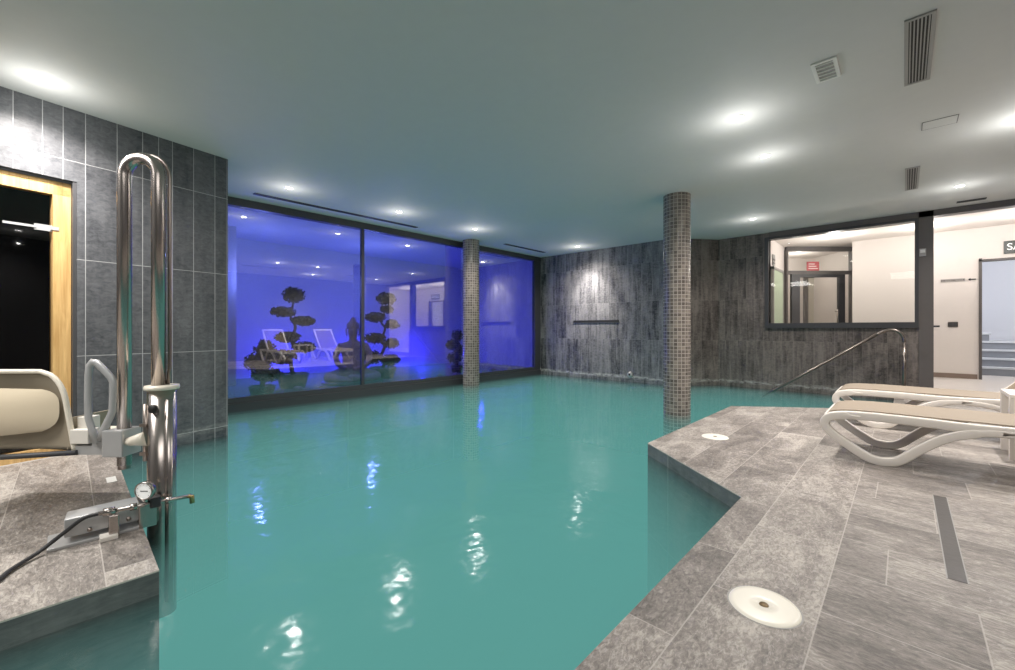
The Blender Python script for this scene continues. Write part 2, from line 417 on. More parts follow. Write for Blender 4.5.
# LW turned: (LW.y,-LW.x) = (-.97,-.22) -> behind
s0, s1 = 1.064, 2.06; DT = 2.075
m = MB()
T = .15
for a, b, z0, z1 in ((0, s0, -1.5, H), (s0, s1, DT, H), (s1, 3.85, -1.5, H), (s0, s1, -1.5, 0)):
    m.prism([lw(a), lw(b), lw(b, T), lw(a, T)], z0, z1)
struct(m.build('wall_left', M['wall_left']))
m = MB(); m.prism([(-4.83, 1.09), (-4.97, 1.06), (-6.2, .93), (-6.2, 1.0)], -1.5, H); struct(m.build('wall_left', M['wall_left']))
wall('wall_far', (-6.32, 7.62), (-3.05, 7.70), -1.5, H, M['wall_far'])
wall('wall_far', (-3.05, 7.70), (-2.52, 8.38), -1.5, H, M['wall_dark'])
WX0, WX1 = -1.70, .12
m = MB(); m.box(-2.52, WX0, 8.38, 8.5, -1.5, H); m.box(WX0, .15, 8.38, 8.5, -1.5, .965); struct(m.build('wall_entry', M['wall_dark']))
m = MB(); m.box(.15, .30, 8.36, 8.52, -.02, H); post_trim = struct(m.build('trim_1', M['post']))
m = MB(); m.box(WX0, 1.98, 8.36, 8.52, H-.085, H); struct(m.build('trim_2', M['post']))
m = MB(); m.box(1.9, 2.02, -2.6, 8.5, -1.5, H); struct(m.build('wall_right', M['wall_side']))
m = MB(); m.box(-4.2, 2.02, -2.72, -2.6, -1.5, H); struct(m.build('wall_back', M['wall_side']))
# ceiling over pool, lobby, garden
m = MB(); m.box(-9.2, 3.6, -2.72, 8.5, H, H+.1); struct(m.build('ceiling', M['ceiling']))
m = MB(); m.box(-3.6, 3.6, 8.5, 14.6, H, H+.1); struct(m.build('ceiling', M['white_wall']))

# ---------------- window_1: garden glazing
GX = -6.2
w1 = thing('window_1', (GX, 4.3, 0), 'tall glazed wall with charcoal frames onto the blue lit garden', 'window', kind='structure')
m = MB()
m.box(GX-.06, GX+.04, .95, 7.64, -.14, .0); m.box(GX-.08, GX+.02, .95, 7.64, 0, .07)
m.box(GX-.06, GX+.04, .95, 7.64, H-.10, H)
m.box(GX-.05, GX+.03, 7.42, 7.64, .07, H-.1)
m.build('window_frame', M['frame'], w1)
for y in (3.21, 5.47):
    m = MB(); m.box(GX-.04, GX+.02, y-.022, y+.022, .07, H-.1); m.build('mullion', M['frame'], w1)
for a, b in ((.95, 3.188), (3.232, 5.448), (5.492, 7.42)):
    m = MB(); m.box(GX-.012, GX-.004, a, b, .07, H-.1); m.build('glass_pane', M['glass'], w1)
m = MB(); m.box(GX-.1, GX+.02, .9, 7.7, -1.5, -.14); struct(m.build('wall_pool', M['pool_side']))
# garden shell
m = MB(); m.box(-8.9, GX-.08, .6, 8.0, -.1, .03); struct(m.build('floor_garden', M['gravel']))
m = MB(); m.box(-9.0, -8.9, .6, 8.0, -.1, H); struct(m.build('wall_garden_back', M['garden_wall']))
m = MB(); m.box(-9.0, GX-.06, .8, .9, -.1, H); m.box(-8.9, -7.9, .9, 1.9, -.1, H); struct(m.build('wall_garden_left', M['garden_wall']))
m = MB(); m.box(-9.0, GX-.06, 7.68, 7.78, -.1, H); struct(m.build('wall_garden_right', M['garden_wall']))

# ---------------- water
pw = [(-.66, -2.59), (-.66, 2.63), (-1.54, 3.335), (-1.54, 5.635), (-.65, 6.29), (-.09, 6.74), (-.09, 8.39), (-2.53, 8.39), (-3.06, 7.72), (-6.21, 7.63), (-6.21, .99), (-4.85, 1.08), (-4.64, .24), (-2.14, .24), (-2.14, -2.59)]
m = MB(); m.prism(pw, -1.505, WL)
tag(m.build('pool_water', M['water']), 'milky turquoise pool water filling the basin between the stone decks', 'water', kind='stuff')

# ---------------- columns
def column(x, y, r, label):
    m = MB(); m.lathe([(r, -1.5), (r, H)], (x, y, 0), 44)
    tag(m.build('mosaic_column', M['mosaic'], origin=(x, y, -1.5)), label, 'column', 'round mosaic columns standing in the pool')
column(-2.07, 5.27, .16, 'nearer mosaic tiled column rising from the pool beside the stone deck point')
column(-5.94, 5.26, .155, 'farther mosaic tiled column standing against the blue glass wall')

# ---------------- window_2: lobby window
w2 = thing('window_2', (-.8, 8.4, .93), 'wide dark framed window looking into the white lobby', 'window', kind='structure')
m = MB()
m.box(WX0-.06, .15, 8.34, 8.5, .965, 1.05); m.box(WX0-.06, WX0, 8.34, 8.5, 1.05, H-.085); m.box(.11, .15, 8.34, 8.5, 1.05, H-.085); m.box(WX0, .11, 8.34, 8.5, H-.125, H-.085)
m.build('window_frame', M['frame'], w2)
m = MB(); m.box(WX0, .11, 8.42, 8.43, 1.05, H-.125); m.build('glass_pane', M['glass2'], w2)

# ---------------- lobby
m = MB(); m.box(-3.0, 3.4, 8.5, 10.4, -.02, .12); m.box(.30, 1.9, 8.38, 8.5, -.02, .12); m.box(-3.0, 3.4, 10.4, 14.5, -.02, .12); struct(m.build('floor_lobby', M['lobby_floor']))
m = MB(); m.box(.30, 1.9, 8.365, 8.38, 0, .11); struct(m.build('trim_3', plain('brown_step_edge', srgb(128, 116, 106), .5)))
LY = 10.35; DX0 = .906
m = MB(); m.box(-.72, DX0, LY, LY+.12, .1, H); m.box(DX0, 1.86, LY, LY+.12, 2.07, H); m.box(1.86, 3.3, LY, LY+.12, .1, H)
struct(m.build('wall_lobby', M['white_wall']))
m = MB(); m.box(3.3, 3.4, 8.4, 14.5, .1, H); struct(m.build('wall_lobby_right', M['white_wall']))
m = MB(); m.box(2.0, 3.4, 8.4, 8.5, .1, H); struct(m.build('wall_lobby_front', M['white_wall']))
m = MB(); m.box(-1.9, -1.78, 8.5, 10.15, .1, H); struct(m.build('wall_lobby_left', M['white_wall']))
m = MB(); m.box(-.72, DX0-.03, LY-.015, LY, .12, .2); struct(m.build('baseboard_lobby', plain('brown_skirting', srgb(130, 112, 100), .5)))
# lobby doorway
d2 = thing('door_2', (1.38, LY, .12), 'dark framed doorway opening to the bright staircase', 'doorway', kind='structure')
m = MB(); m.box(DX0-.014, DX0+.02, LY-.03, LY+.13, .12, 2.11); m.box(1.84, 1.9, LY-.03, LY+.13, .12, 2.11); m.box(DX0-.014, 1.9, LY-.03, LY+.13, 2.06, 2.09)
m.build('door_frame', M['post'], d2)
# stair room
m = MB(); m.box(-.2, 3.3, 13.6, 13.7, .1, H+.0); m.box(-.1, 0, 10.47, 13.6, .1, H); struct(m.build('wall_stairwell', plain('cool_white_plaster', srgb(232, 236, 246), .7, var=.01)))
st = thing('staircase', (1.5, 12.1, .12), 'pale grey stone staircase seen through the lobby doorway', 'stairs')
for i in range(5):
    z = .12+.15*(i+1); xr = 2.38-.30*i; yf = 11.35+.2*i
    m = MB(); m.box(0.02, xr, yf, 12.9, z-.165, z-.03); m.build('riser', M['stair_e'], st)
    m = MB(); m.box(0.02, xr+.02, yf-.02, 12.9, z-.03, z); m.build('tread', M['stair'], st)
# signs
def text_mesh(txt, size, mat, parent, loc, rot, name='lettering', ext=.002, sx=1):
    c = bpy.data.curves.new('t', 'FONT'); c.body = txt; c.size = size; c.extrude = ext; c.align_x = 'LEFT'; c.align_y = 'CENTER'
    o = bpy.data.objects.new('t', c); COL.objects.link(o); bpy.context.view_layer.update()
    me = bpy.data.meshes.new_from_object(o.evaluated_get(bpy.context.evaluated_depsgraph_get())); bpy.data.objects.remove(o)
    me.materials.clear(); me.materials.append(mat)
    q = bpy.data.objects.new(name, me); COL.objects.link(q); q.parent = parent; q.location = loc; q.rotation_euler = rot; q.scale = (sx, 1, 1); return q
es = thing('exit_sign', (1.4, LY, 2.16), 'green exit sign with white SALIDA lettering above the lobby doorway', 'sign')
m = MB(); m.box(1.16, 1.72, LY-.03, LY, 2.155, 2.355); m.build('sign_panel', M['green_sign'], es)
text_mesh('SALIDA', .15, M['sign_white'], es, (1.185-1.4, -.034, .095), (PI/2, 0, 0), sx=.95)
ds = thing('direction_sign', (.66, LY, 1.75), 'thin grey direction strip with arrow on the white lobby wall', 'sign')
m = MB(); m.box(.455, .74, LY-.012, LY, 1.752, 1.80); m.build('sign_strip', plain('sign_grey', srgb(170, 164, 160), .5), ds)
m = MB()
x = .462
while x < .73:
    w = random.uniform(.006, .013); m.box(x, x+w*.45, LY-.015, LY-.012, 1.763, 1.789); m.box(x, x+w, LY-.015, LY-.012, random.choice((1.763, 1.774, 1.784)), random.choice((1.789, 1.789))); x += w+.008
m.build('lettering', plain('sign_ink', srgb(90, 84, 82), .5), ds)
m = MB(); m.slab([(.77, 1.776), (.80, 1.80), (.80, 1.784), (.86, 1.784), (.86, 1.768), (.80, 1.768), (.80, 1.752)], LY-.012, LY-.001); m.build('arrow', M['black'], ds)
sw = thing('light_switch', (.60, LY, .98), 'dark double switch plate on the white lobby wall', 'switch')
m = MB(); m.box(.54, .66, LY-.012, LY, .985, 1.07, .003); m.build('switch_plate', plain('bronze_plate', srgb(74, 64, 60), .4), sw)
for k in (0, 1):
    m = MB(); m.box(.552+.05*k, .597+.05*k, LY-.018, LY-.012, .998, 1.057); m.build('rocker', M['charcoal'], sw)
wc = thing('wall_controller', (.19, 8.36, 1.98), 'small pale control box high on the dark doorway post', 'controller')
m = MB(); m.box(.155, .225, 8.335, 8.36, 1.98, 2.09, .004); m.build('casing', M['grille'], wc)
m = MB(); m.box(.165, .215, 8.331, 8.335, 2.03, 2.075); m.build('display', M['trim_white'], wc)
m = MB(); m.box(.30, .36, 8.39, 8.41, .975, 1.0); m.build('latch_bolt', M['charcoal'], post_trim)

# glass partition and door in the lobby, turned square to the line of sight
Q = RZ
D = 8.5
def px(p, d=D): return (p-507.5)/418*d
d3 = thing('door_3', tuple(Q @ Vector((px(822), D, .12))), 'dark framed glass partition with a door at the back of the lobby', 'door', kind='structure')
m = MB(Q)
m.box(px(786), px(855), D-.04, D+.04, 2.53, 2.62); m.box(px(786), px(855), D-.04, D+.04, 2.06, 2.13)
m.box(px(850), px(855), D-.04, D+.04, .12, 2.55); m.box(px(785.5), px(787), D-.04, D+.04, .12, 2.55)
m.build('partition_frame', M['post'], d3)
m = MB(Q); m.box(px(791), px(799), D-.03, D+.03, .12, 2.06); m.box(px(838), px(844), D-.03, D+.03, .12, 2.06); m.box(px(799), px(838), D-.03, D+.03, 2.0, 2.06)
m.build('door_frame', M['frame'], d3)
m = MB(Q); m.box(px(787), px(850), D-.006, D+.006, .12, 2.53); m.build('glass_pane', M['glass2'], d3)
m = MB(Q); m.ring([(px(835), D-.07, .95), (px(835), D-.07, 1.35)], .012, 8); m.box(px(835)-.006, px(835)+.006, D-.07, D, .98, 1.0); m.box(px(835)-.006, px(835)+.006, D-.07, D, 1.3, 1.32); m.build('handle', M['steel'], d3)
rs = thing('notice_sign', tuple(Q @ Vector((px(811), D-.02, 2.14))), 'small red notice above the glass lobby door', 'sign')
m = MB(Q); m.box(px(805), px(817), D-.06, D-.045, 2.13, 2.31); m.build('sign_panel', M['red_sign'], rs)
m = MB(Q)
for k in range(3): m.box(px(806.5), px(815.5)-.03*k, D-.064, D-.06, 2.165+.045*k, 2.178+.045*k)
m.build('lettering', M['trim_white'], rs)
m = MB(Q); m.box(px(770), px(872), 9.9, 10.0, .1, H); m.box(px(781), px(782.6), 8.6, 9.9, .1, H); m.box(px(862), px(864), 8.56, 9.9, .1, H); struct(m.build('wall_corridor', M['white_wall']))
d4 = thing('door_4', tuple(Q @ Vector((px(818, 9.9), 9.9, .12))), 'beige cupboard doors in the corridor behind the glass partition', 'door', kind='structure')
for a, b in ((806, 818), (819, 832)):
    m = MB(Q); m.box(px(a, 9.9), px(b, 9.9), 9.84, 9.9, .12, 2.15, .01); m.build('door_leaf', M['beige_door'], d4)
m = MB(Q); m.box(px(803, 9.9), px(806, 9.9), 9.82, 9.9, .12, 2.2); m.box(px(832, 9.9), px(836, 9.9), 9.82, 9.9, .12, 2.2); m.box(px(803, 9.9), px(836, 9.9), 9.82, 9.9, 2.15, 2.22); m.build('door_frame', M['post'], d4)
# pale green door and notice on lobby left wall
d5 = thing('door_5', (-1.76, 9.3, .12), 'pale green glazed door in the left lobby wall', 'door', kind='structure')
m = MB(); m.box(-1.78, -1.74, 8.95, 9.75, .12, 2.05, .004); m.build('door_leaf', plain('pale_green_leaf', srgb(188, 204, 176), .4), d5)
m = MB(); m.box(-1.78, -1.73, 8.9, 8.95, .12, 2.1); m.box(-1.78, -1.73, 9.75, 9.8, .12, 2.1); m.box(-1.78, -1.73, 8.9, 9.8, 2.05, 2.1); m.build('door_frame', M['grille'], d5)
ns = thing('notice_sign', (-1.77, 9.1, 2.16), 'small grey notice plate on the left lobby wall above the green door', 'sign')
m = MB(); m.box(-1.778, -1.765, 9.0, 9.2, 2.14, 2.34); m.build('sign_panel', M['grille'], ns)
m = MB(); m.box(-1.765, -1.76, 9.02, 9.18, 2.17, 2.19); m.box(-1.765, -1.76, 9.02, 9.18, 2.23, 2.26); m.build('lettering', M['charcoal'], ns)

# ---------------- sauna door in left wall
d1 = thing('door_1', (*lw(1.56, .08), 0), 'honey oak framed sauna door with dark smoked glass', 'door', kind='structure')
def lbox(m, a, b, o0, o1, z0, z1): m.prism([lw(a, o0), lw(b, o0), lw(b, o1), lw(a, o1)], z0, z1)
m = MB()
for a, b, z0, z1 in ((s0+.025, s0+.12, 0, DT-.02), (s1-.12, s1-.02, 0, DT-.02), (s0+.025, s1-.02, DT-.12, DT-.02), (s0+.02, s1-.02, 0, .07)):
    lbox(m, a, b, .035, .13, z0, z1)
m.build('door_frame', M['oak'], d1)
m = MB(); lbox(m, s0+.001, s0+.022, .005, .13, 0, DT-.001); lbox(m, s0, s1, .02, .13, DT-.02, DT-.001); m.build('reveal_shade_strip', M['charcoal'], d1)  # dark strips stand in for the shade in the door reveal
m = MB(); lbox(m, s0+.13, s1-.13, .07, .078, .08, DT-.13); m.build('glass_pane', M['sauna_glass'], d1)
for z in (1.70, .28):
    m = MB(); lbox(m, s0+.115, s0+.21, .055, .07, z-.022, z+.022); lbox(m, s0+.09, s0+.13, .03, .06, z-.012, z+.012); lbox(m, s0+.2, s0+.36, .05, .058, z-.008, z+.008)
    m.build('hinge', M['grey_metal'], d1)
m = MB()
m.prism([lw(.7, 1.3), lw(2.6, 1.3), lw(2.6, 1.4), lw(.7, 1.4)], -.1, H-.02); m.prism([lw(.7, .15), lw(.7, 1.4), lw(.62, 1.4), lw(.62, .15)], -.1, H-.02); m.prism([lw(2.6, .15), lw(2.6, 1.4), lw(2.7, 1.4), lw(2.7, .15)], -.1, H-.02)
m.prism([lw(.62, .16), lw(2.7, .16), lw(2.7, 1.4), lw(.62, 1.4)], -.1, -.02)
struct(m.build('wall_sauna', M['dark_wood']))
sb = thing('sauna_bench', (*lw(1.6, .95), 0), 'dark wooden sauna bench dimly seen behind the smoked glass door', 'bench')
for k in range(4):
    m = MB(); lbox(m, .75, 2.55, .65+.15*k, .78+.15*k, .42, .45); m.build('slat', M['dark_wood'], sb)
for s_ in (.85, 2.4):
    m = MB(); lbox(m, s_, s_+.05, .7, 1.2, -.02, .42); m.build('leg', M['dark_wood'], sb)

# ---------------- ceiling fixtures
spots = [(-4.19, -.11, 'ceiling downlight above the slate wall beside the sauna door', 1.6),
 (-5.285, 1.81, 'first ceiling downlight along the garden glass, nearest the left slate wall', 1.0),
 (-5.23, 3.262, 'second ceiling downlight along the garden glass', 1.0),
 (-5.20, 4.69, 'third ceiling downlight along the garden glass, just before the far mosaic column', 1.0),
 (-4.804, 7.12, 'ceiling downlight close to the far slate wall above its bright patch', 1.1),
 (-.954, 3.656, 'ceiling downlight nearest above the pool corner of the right deck, biggest in view', 1.4),
 (-.975, 4.638, 'ceiling downlight just behind the biggest one, above the right deck', 1.2),
 (-1.665, 7.169, 'ceiling downlight in front of the lobby window, left one', 1.0),
 (.473, 7.179, 'ceiling downlight in front of the lobby doorway', 1.0),
 (1.2, 2.2, 'ceiling downlight in front of the raised lounger backs', .7), (.75, 5.2, 'ceiling downlight above the gap between the two loungers', 2.4)]
def light(typ, name, loc, energy, col=(1, 1, 1), rot=(0, 0, 0), **k):
    l = bpy.data.lights.new(name, typ); l.energy = energy; l.color = col
    for a, b in k.items(): setattr(l, a, b)
    o = bpy.data.objects.new(name, l); COL.objects.link(o); o.location = loc; o.rotation_euler = rot; return o
first = None
TILT = {0: (-.0, .36, 330), 4: (.40, 0, 1100)}
for i, (x, y, lab, k) in enumerate(spots):
    if first is None:
        first = thing('ceiling_downlight', (x, y, H), lab, 'downlight', 'recessed ceiling downlights')
        m = MB(); m.lathe([(.036, H-.001), (.05, H-.006), (.055, H-.001)], (x, y, 0), 24); m.build('bezel', M['trim_white'], first)
        m = MB(); m.lathe([(0, H-.004), (.037, H-.003)], (x, y, 0), 20); m.build('lamp', M['lamp'], first)
    else: dup(first, (x, y, H), lab)
    light('SPOT', 'spot_light', (x, y, H-.03), 100*k, (1, .93, .88), (0, 0, 0), spot_size=2.5, spot_blend=1.0, shadow_soft_size=.03)
    if i in TILT: light('SPOT', 'wall_spot', (x, y, H-.03), TILT[i][2]*.25, (1, .95, .9), (TILT[i][0], TILT[i][1], 0), spot_size=1.1, spot_blend=1.0, shadow_soft_size=.03)
    light('POINT', 'halo_fill', (x, y, H-.22), 2.4*k, (1, 1, .97), shadow_soft_size=0)  # added bare point below each downlight, for the glow on the ceiling

def vent(name, x0, x1, y0, y1, label, slats_along_y=True, n=6, frame=.02, dark=M['black'], fm=M['grille'], cat='vent'):
    t = thing(name, ((x0+x1)/2, (y0+y1)/2, H), label, cat)
    m = MB(); z0, z1 = H-.010, H-.001
    m.box(x0, x1, y0, y0+frame, z0, z1); m.box(x0, x1, y1-frame, y1, z0, z1); m.box(x0, x0+frame, y0+frame, y1-frame, z0, z1); m.box(x1-frame, x1, y0+frame, y1-frame, z0, z1)
    m.build('frame', fm, t)
    m = MB(); m.box(x0+frame, x1-frame, y0+frame, y1-frame, H-.004, H-.001); m.build('opening', dark, t)
    for i in range(n):
        m = MB()
        if slats_along_y:
            x = x0+frame+(x1-x0-2*frame)*(i+.5)/n; m.box(x-.003, x+.003, y0+frame, y1-frame, H-.009, H-.003)
        else:
            y = y0+frame+(y1-y0-2*frame)*(i+.5)/n; m.box(x0+frame, x1-frame, y-.004, y+.004, H-.009, H-.003)
        m.build('slat', fm, t)
    return t
vent('ceiling_vent', 0.0, .125, 3.12, 3.95, 'long dark slotted ceiling vent above the right deck', True, 6, .018)
vent('ceiling_vent', .006, .12, 6.0, 6.94, 'narrow dark ceiling vent near the lobby entrance', True, 4, .018)
vent('ceiling_vent', -.43, -.30, 3.23, 3.50, 'small square pale ceiling vent left of the long slotted one', False, 5, .02, M['grille'], M['trim_white'])
vent('ceiling_vent', -5.835, -5.765, 1.58, 3.95, 'long thin slot in the ceiling along the garden glass, longer of the two', True, 1, .012, M['black'], M['charcoal'])
vent('ceiling_vent', -5.71, -5.64, 5.9, 7.15, 'short thin slot in the ceiling behind the far mosaic column', True, 1, .012, M['black'], M['charcoal'])
vent('ceiling_vent', .5, .76, 8.02, 8.1, 'short dark ceiling slot just before the lobby opening', False, 1, .01, M['black'], M['charcoal'])
ap = thing('access_panel', (.21, 4.86, H), 'flush painted access panel in the ceiling with a thin outline', 'panel')
m = MB(); x0, x1, y0, y1 = .105, .31, 4.765, 4.95
for a in ((x0, x1, y0, y0+.004), (x0, x1, y1-.004, y1), (x0, x0+.004, y0, y1), (x1-.004, x1, y0, y1)): m.box(*a, H-.003, H-.0005)
m.build('outline', M['charcoal'], ap)
m = MB(); m.box(x0+.005, x1-.005, y0+.005, y1-.005, H-.003, H-.001); m.build('cover', M['ceiling'], ap)

# far wall spout slot and fitting
def farx(p): # px -> X on far wall
    r = (p-507.5)/418; yc = 7.63/(.6884*r+.7254); return (.7254*r-.6884)*yc
t = thing('water_spout', ((farx(573)+farx(618))/2, 7.64, 1.1), 'long dark slot spout set in the far slate wall', 'spout')
XA, XB = farx(573), farx(618); fy = lambda x: 7.62+.0245*(x+6.32)
m = MB(); m.prism([(XA, fy(XA)-.006), (XB, fy(XB)-.006), (XB, fy(XB)+.03), (XA, fy(XA)+.03)], 1.09, 1.135); m.build('slot', M['black'], t)
m = MB(); m.prism([(XA, fy(XA)-.014), (XB, fy(XB)-.014), (XB, fy(XB)+.03), (XA, fy(XA)+.03)], 1.08, 1.09); m.build('lip', M['charcoal'], t)
fx = farx(629)
t = thing('water_inlet', (fx, 7.66, .02), 'small round pipe inlet at the foot of the far slate wall', 'inlet')
m = MB(); m.lathe([(0, 0), (.05, 0), (.05, .03), (.035, .035), (0, .03)], (fx, 7.68, .05), 20, axis=Matrix.Rotation(PI/2, 4, 'X')); m.build('flange', M['grey_metal'], t)
m = MB(); m.lathe([(0, .034), (.022, .037), (0, .038)], (fx, 7.68, .05), 16, axis=Matrix.Rotation(PI/2, 4, 'X')); m.build('mouth', M['black'], t)

# ---------------- deck fittings
def lid(x, y, label):
    t = thing('skimmer_lid', (x, y, 0), label, 'skimmer lid', 'round pool skimmer lids in the right deck')
    m = MB(); m.lathe([(0, .004), (.016, .004), (.018, .0065), (.05, .0065), (.09, .006), (.104, .005), (.107, .0005)], (x, y, 0), 48); m.build('cover', M['ivory_lid'], t)
    m = MB(); m.lathe([(0, .0055), (.013, .0075), (.015, .004)], (x, y, 0), 20); m.build('finger_hole', plain('brass_dot', srgb(120, 100, 70), .4, .6), t)
    m = MB(); m.lathe([(.107, .0008), (.113, .0012)], (x, y, 0), 48); m.build('surround', M['grille'], t)
    return t
lid(-.349, 1.645, 'round ivory skimmer lid in the foreground of the right deck')
lid(-1.207, 3.924, 'smaller looking white skimmer lid near the projecting corner of the deck')
t = thing('floor_drain', (.148, 2.86, 0), 'long narrow dark slate drain cover set in the right deck', 'drain')
m = MB(); m.box(.121, .172, 2.31, 3.41, 0, .0015); m.build('cover', plain('drain_slate', srgb(60, 55, 52), .5, var=.2, bump=.3, scale=40), t)
m = MB(); m.box(.117, .121, 2.305, 3.415, 0, .002); m.box(.172, .176, 2.305, 3.415, 0, .002); m.build('edge_strip', M['grille'], t)
t = thing('depth_marker', (-3.62, .2, 0), 'small white marker tile at the edge of the left deck', 'marker')
m = MB(); m.box(-3.69, -3.56, .17, .215, 0, .002); m.build('plate', M['trim_white'], t)
# scum line rail along pool rim of far wall
# ---------------- handrail
hr = thing('handrail', (0, 8.15, 0), 'stainless steel handrail sloping down into the pool below the lobby window', 'handrail')
p = [(-1.62, 8.15, -.12), (-1.0, 8.15, .30), (-.30, 8.15, .83)]
p = [(-1.75, 8.15, -.2), (-1.56, 8.15, -.06), (-.25, 8.15, .86)] + [(-.25+.21*math.sin(a), 8.15, .86+.065*math.sin(a*.9)+ (-.17*(1-math.cos(a)) if a > .7 else .0)) for a in (.35, .7)]
pts = [(-1.75, 8.15, -.2), (-1.56, 8.15, -.06), (-.29, 8.15, .87), (-.2, 8.15, .922), (-.12, 8.15, .935), (-.05, 8.15, .905), (-.012, 8.15, .84), (-.0, 8.15, .76), (0, 8.15, 0)]
m = MB(); m.ring(bez(pts[2:8], 5), .021, 12); m.ring(pts[:3], .021, 12); m.ring(pts[7:], .021, 12); m.build('rail', M['rail_steel'], hr)
m = MB(); m.lathe([(.05, 0), (.05, .008), (.024, .015)], (0, 8.15, 0), 20); m.build('base_flange', M['steel'], hr)

# ---------------- loungers  (foot towards -X, head towards +X; origin at near-side front foot)
def band(path, w, y0, y1, m):
    """ribbon of thickness w following XZ path"""
    P = [Vector((a, b)) for a, b in path]; L = []; R = []
    for i in range(len(P)):
        d = (P[min(i+1, len(P)-1)]-P[max(i-1, 0)]).normalized(); nn = Vector((-d.y, d.x))
        ww = w[i] if isinstance(w, list) else w
        L.append(P[i]+nn*ww/2); R.append(P[i]-nn*ww/2)
    a0 = [m._v((q.x, y0, q.y)) for q in L]; a1 = [m._v((q.x, y1, q.y)) for q in L]
    b0 = [m._v((q.x, y0, q.y)) for q in R]; b1 = [m._v((q.x, y1, q.y)) for q in R]
    for i in range(len(P)-1):
        for f in ((a0[i], a0[i+1], b0[i+1], b0[i]), (a1[i+1], a1[i], b1[i], b1[i+1]), (a0[i+1], a0[i], a1[i], a1[i+1]), (b0[i], b0[i+1], b1[i+1], b1[i])):
            m.bm.faces.new(f)
    m.bm.faces.new((a0[0], b0[0], b1[0], a1[0])); m.bm.faces.new((a0[-1], a1[-1], b1[-1], b0[-1]))
def bez2(pts, n=7): return [(v.x, v.y) for v in bez([(a, b, 0) for a, b in pts], n)]
def soften(o, w=.008):
    b = o.modifiers.new('b', 'BEVEL'); b.width = w; b.segments = 3; b.limit_method = 'ANGLE'; b.angle_limit = .9
    for f in o.data.polygons: f.use_smooth = True
    return o
def make_lounger(loc, label):
    t = thing('sun_lounger', loc, label, 'sun lounger', 'white sun loungers lined up on the right deck')
    X, Y0, Z = loc; W = .63
    T_ = Matrix.Translation(Vector(loc))
    for yy in (0, W-.05):
        m = MB(T_)
        # rail
        band(bez2([(-.33, .30), (-.2, .325), (.1, .33), (.45, .325), (.9, .34), (1.25, .345), (1.42, .33)]), .058, yy+.004, yy+.046, m)
        soften(m.build('side_rail', M['lounger'], t), .012)
        m = MB(T_)
        # front loop leg
        band(bez2([(-.14, .322), (-.25, .318), (-.325, .295), (-.352, .25), (-.33, .20), (-.24, .125), (-.125, .05), (-.065, .029), (-.01, .029), (.06, .055), (.16, .15), (.28, .245), (.42, .30), (.58, .318)], 6), [.02]*4+[.04]+[.058]*67+[.045]*4+[.03]*3, yy, yy+.05, m)
        soften(m.build('leg', M['lounger'], t), .014)
        m = MB(T_)
        band(bez2([(.5, .315), (.68, .30), (.8, .245), (.9, .15), (.98, .055), (1.04, .026), (1.11, .024), (1.2, .09), (1.3, .2), (1.38, .31)], 6), .05, yy, yy+.05, m)
        soften(m.build('leg', M['lounger'], t), .014)
    # sling seat
    m = MB(T_)
    band(bez2([(-.345, .265), (-.34, .315), (-.28, .348), (-.1, .362), (.3, .362), (.8, .362)], 6), .008, .045, W-.045, m); m.build('seat_sling', M['sling'], t)
    m = MB(T_); m.box(-.36, -.31, .04, W-.04, .27, .32, .012); soften(m.build('front_crossbar', M['lounger'], t))
    for x in (.1, .55):
        m = MB(T_); m.box(x, x+.04, .04, W-.04, .30, .335); m.build('crossbar', M['lounger'], t)
    # raised backrest
    a0 = (.80, .355); a1 = (1.30, .93)
    bf = None
    m = MB(T_)
    for yy in (.03, W-.07): band([a0, ((a0[0]+a1[0])/2+.01, (a0[1]+a1[1])/2-.012), a1], .045, yy, yy+.04, m)
    band([(1.265, .89), (1.30, .93)], .045, .03, W-.03, m)
    bf = soften(m.build('backrest_frame', M['lounger'], t))
    m = MB(T_); band([(a0[0]-.01, a0[1]+.01), (1.27, .92)], .006, .07, W-.07, m); m.build('backrest_sling', M['sling_open'], t)
    return t
lg = make_lounger((-.08, 3.89, 0), 'white framed sun lounger with beige sling, the nearer one on the right deck')
dup(lg, (-.15, 5.33, 0), 'white framed sun lounger with beige sling, the farther one nearer the handrail')
tb = thing('side_table', (.75, 4.9, 0), 'low white square side table standing between the two loungers', 'table')
tx, ty = .555, 4.70
m = MB(); m.box(tx, tx+.42, ty, ty+.42, .445, .475, .006); m.build('tabletop', M['lounger'], tb)
for a in (0, .37):
    for b in (0, .37):
        m = MB(); m.box(tx+a, tx+a+.05, ty+b, ty+b+.05, 0, .445); m.build('leg', M['lounger'], tb)

# ---------------- pool lift
def cw(xc, yc, z): return Q @ Vector((xc, yc, z))
LP = cw(-1.728, 2.1, 0)
lift = thing('pool_lift', (LP.x, LP.y, 0), 'stainless steel pool access lift with cream plastic seat at the left deck edge', 'pool lift')
def P_(pxx, pyy, d=2.1): return ((pxx-507.5)/418*d, d, .95-(pyy-329)/418*d)
D0 = 2.1
m = MB(Q)
c = P_(162, 400)
m.ring([(c[0], D0, -.47), (c[0], D0, .65)], .058, 24)
post = m.build('post', M['steel'], lift)
m = MB(Q); m.ring([(c[0]+.052, D0-.02, -.40), (c[0]+.052, D0-.02, .60)], .019, 12); m.build('guide_rod', M['steel'], lift)
m = MB(Q); m.ring([(c[0]-.05, D0-.035, .30), (c[0]-.05, D0-.035, .58)], .013, 10); m.box(c[0]-.066, c[0]-.034, D0-.055, D0-.02, .47, .485); m.box(c[0]-.066, c[0]-.034, D0-.055, D0-.02, .33, .345); m.build('piston', M['steel_d'], lift)
m = MB(Q); m.lathe([(0, .648), (.07, .648), (.072, .655), (.07, .668), (0, .668)], (c[0], D0, 0), 28); m.build('top_flange', M['seat_rim'], lift)
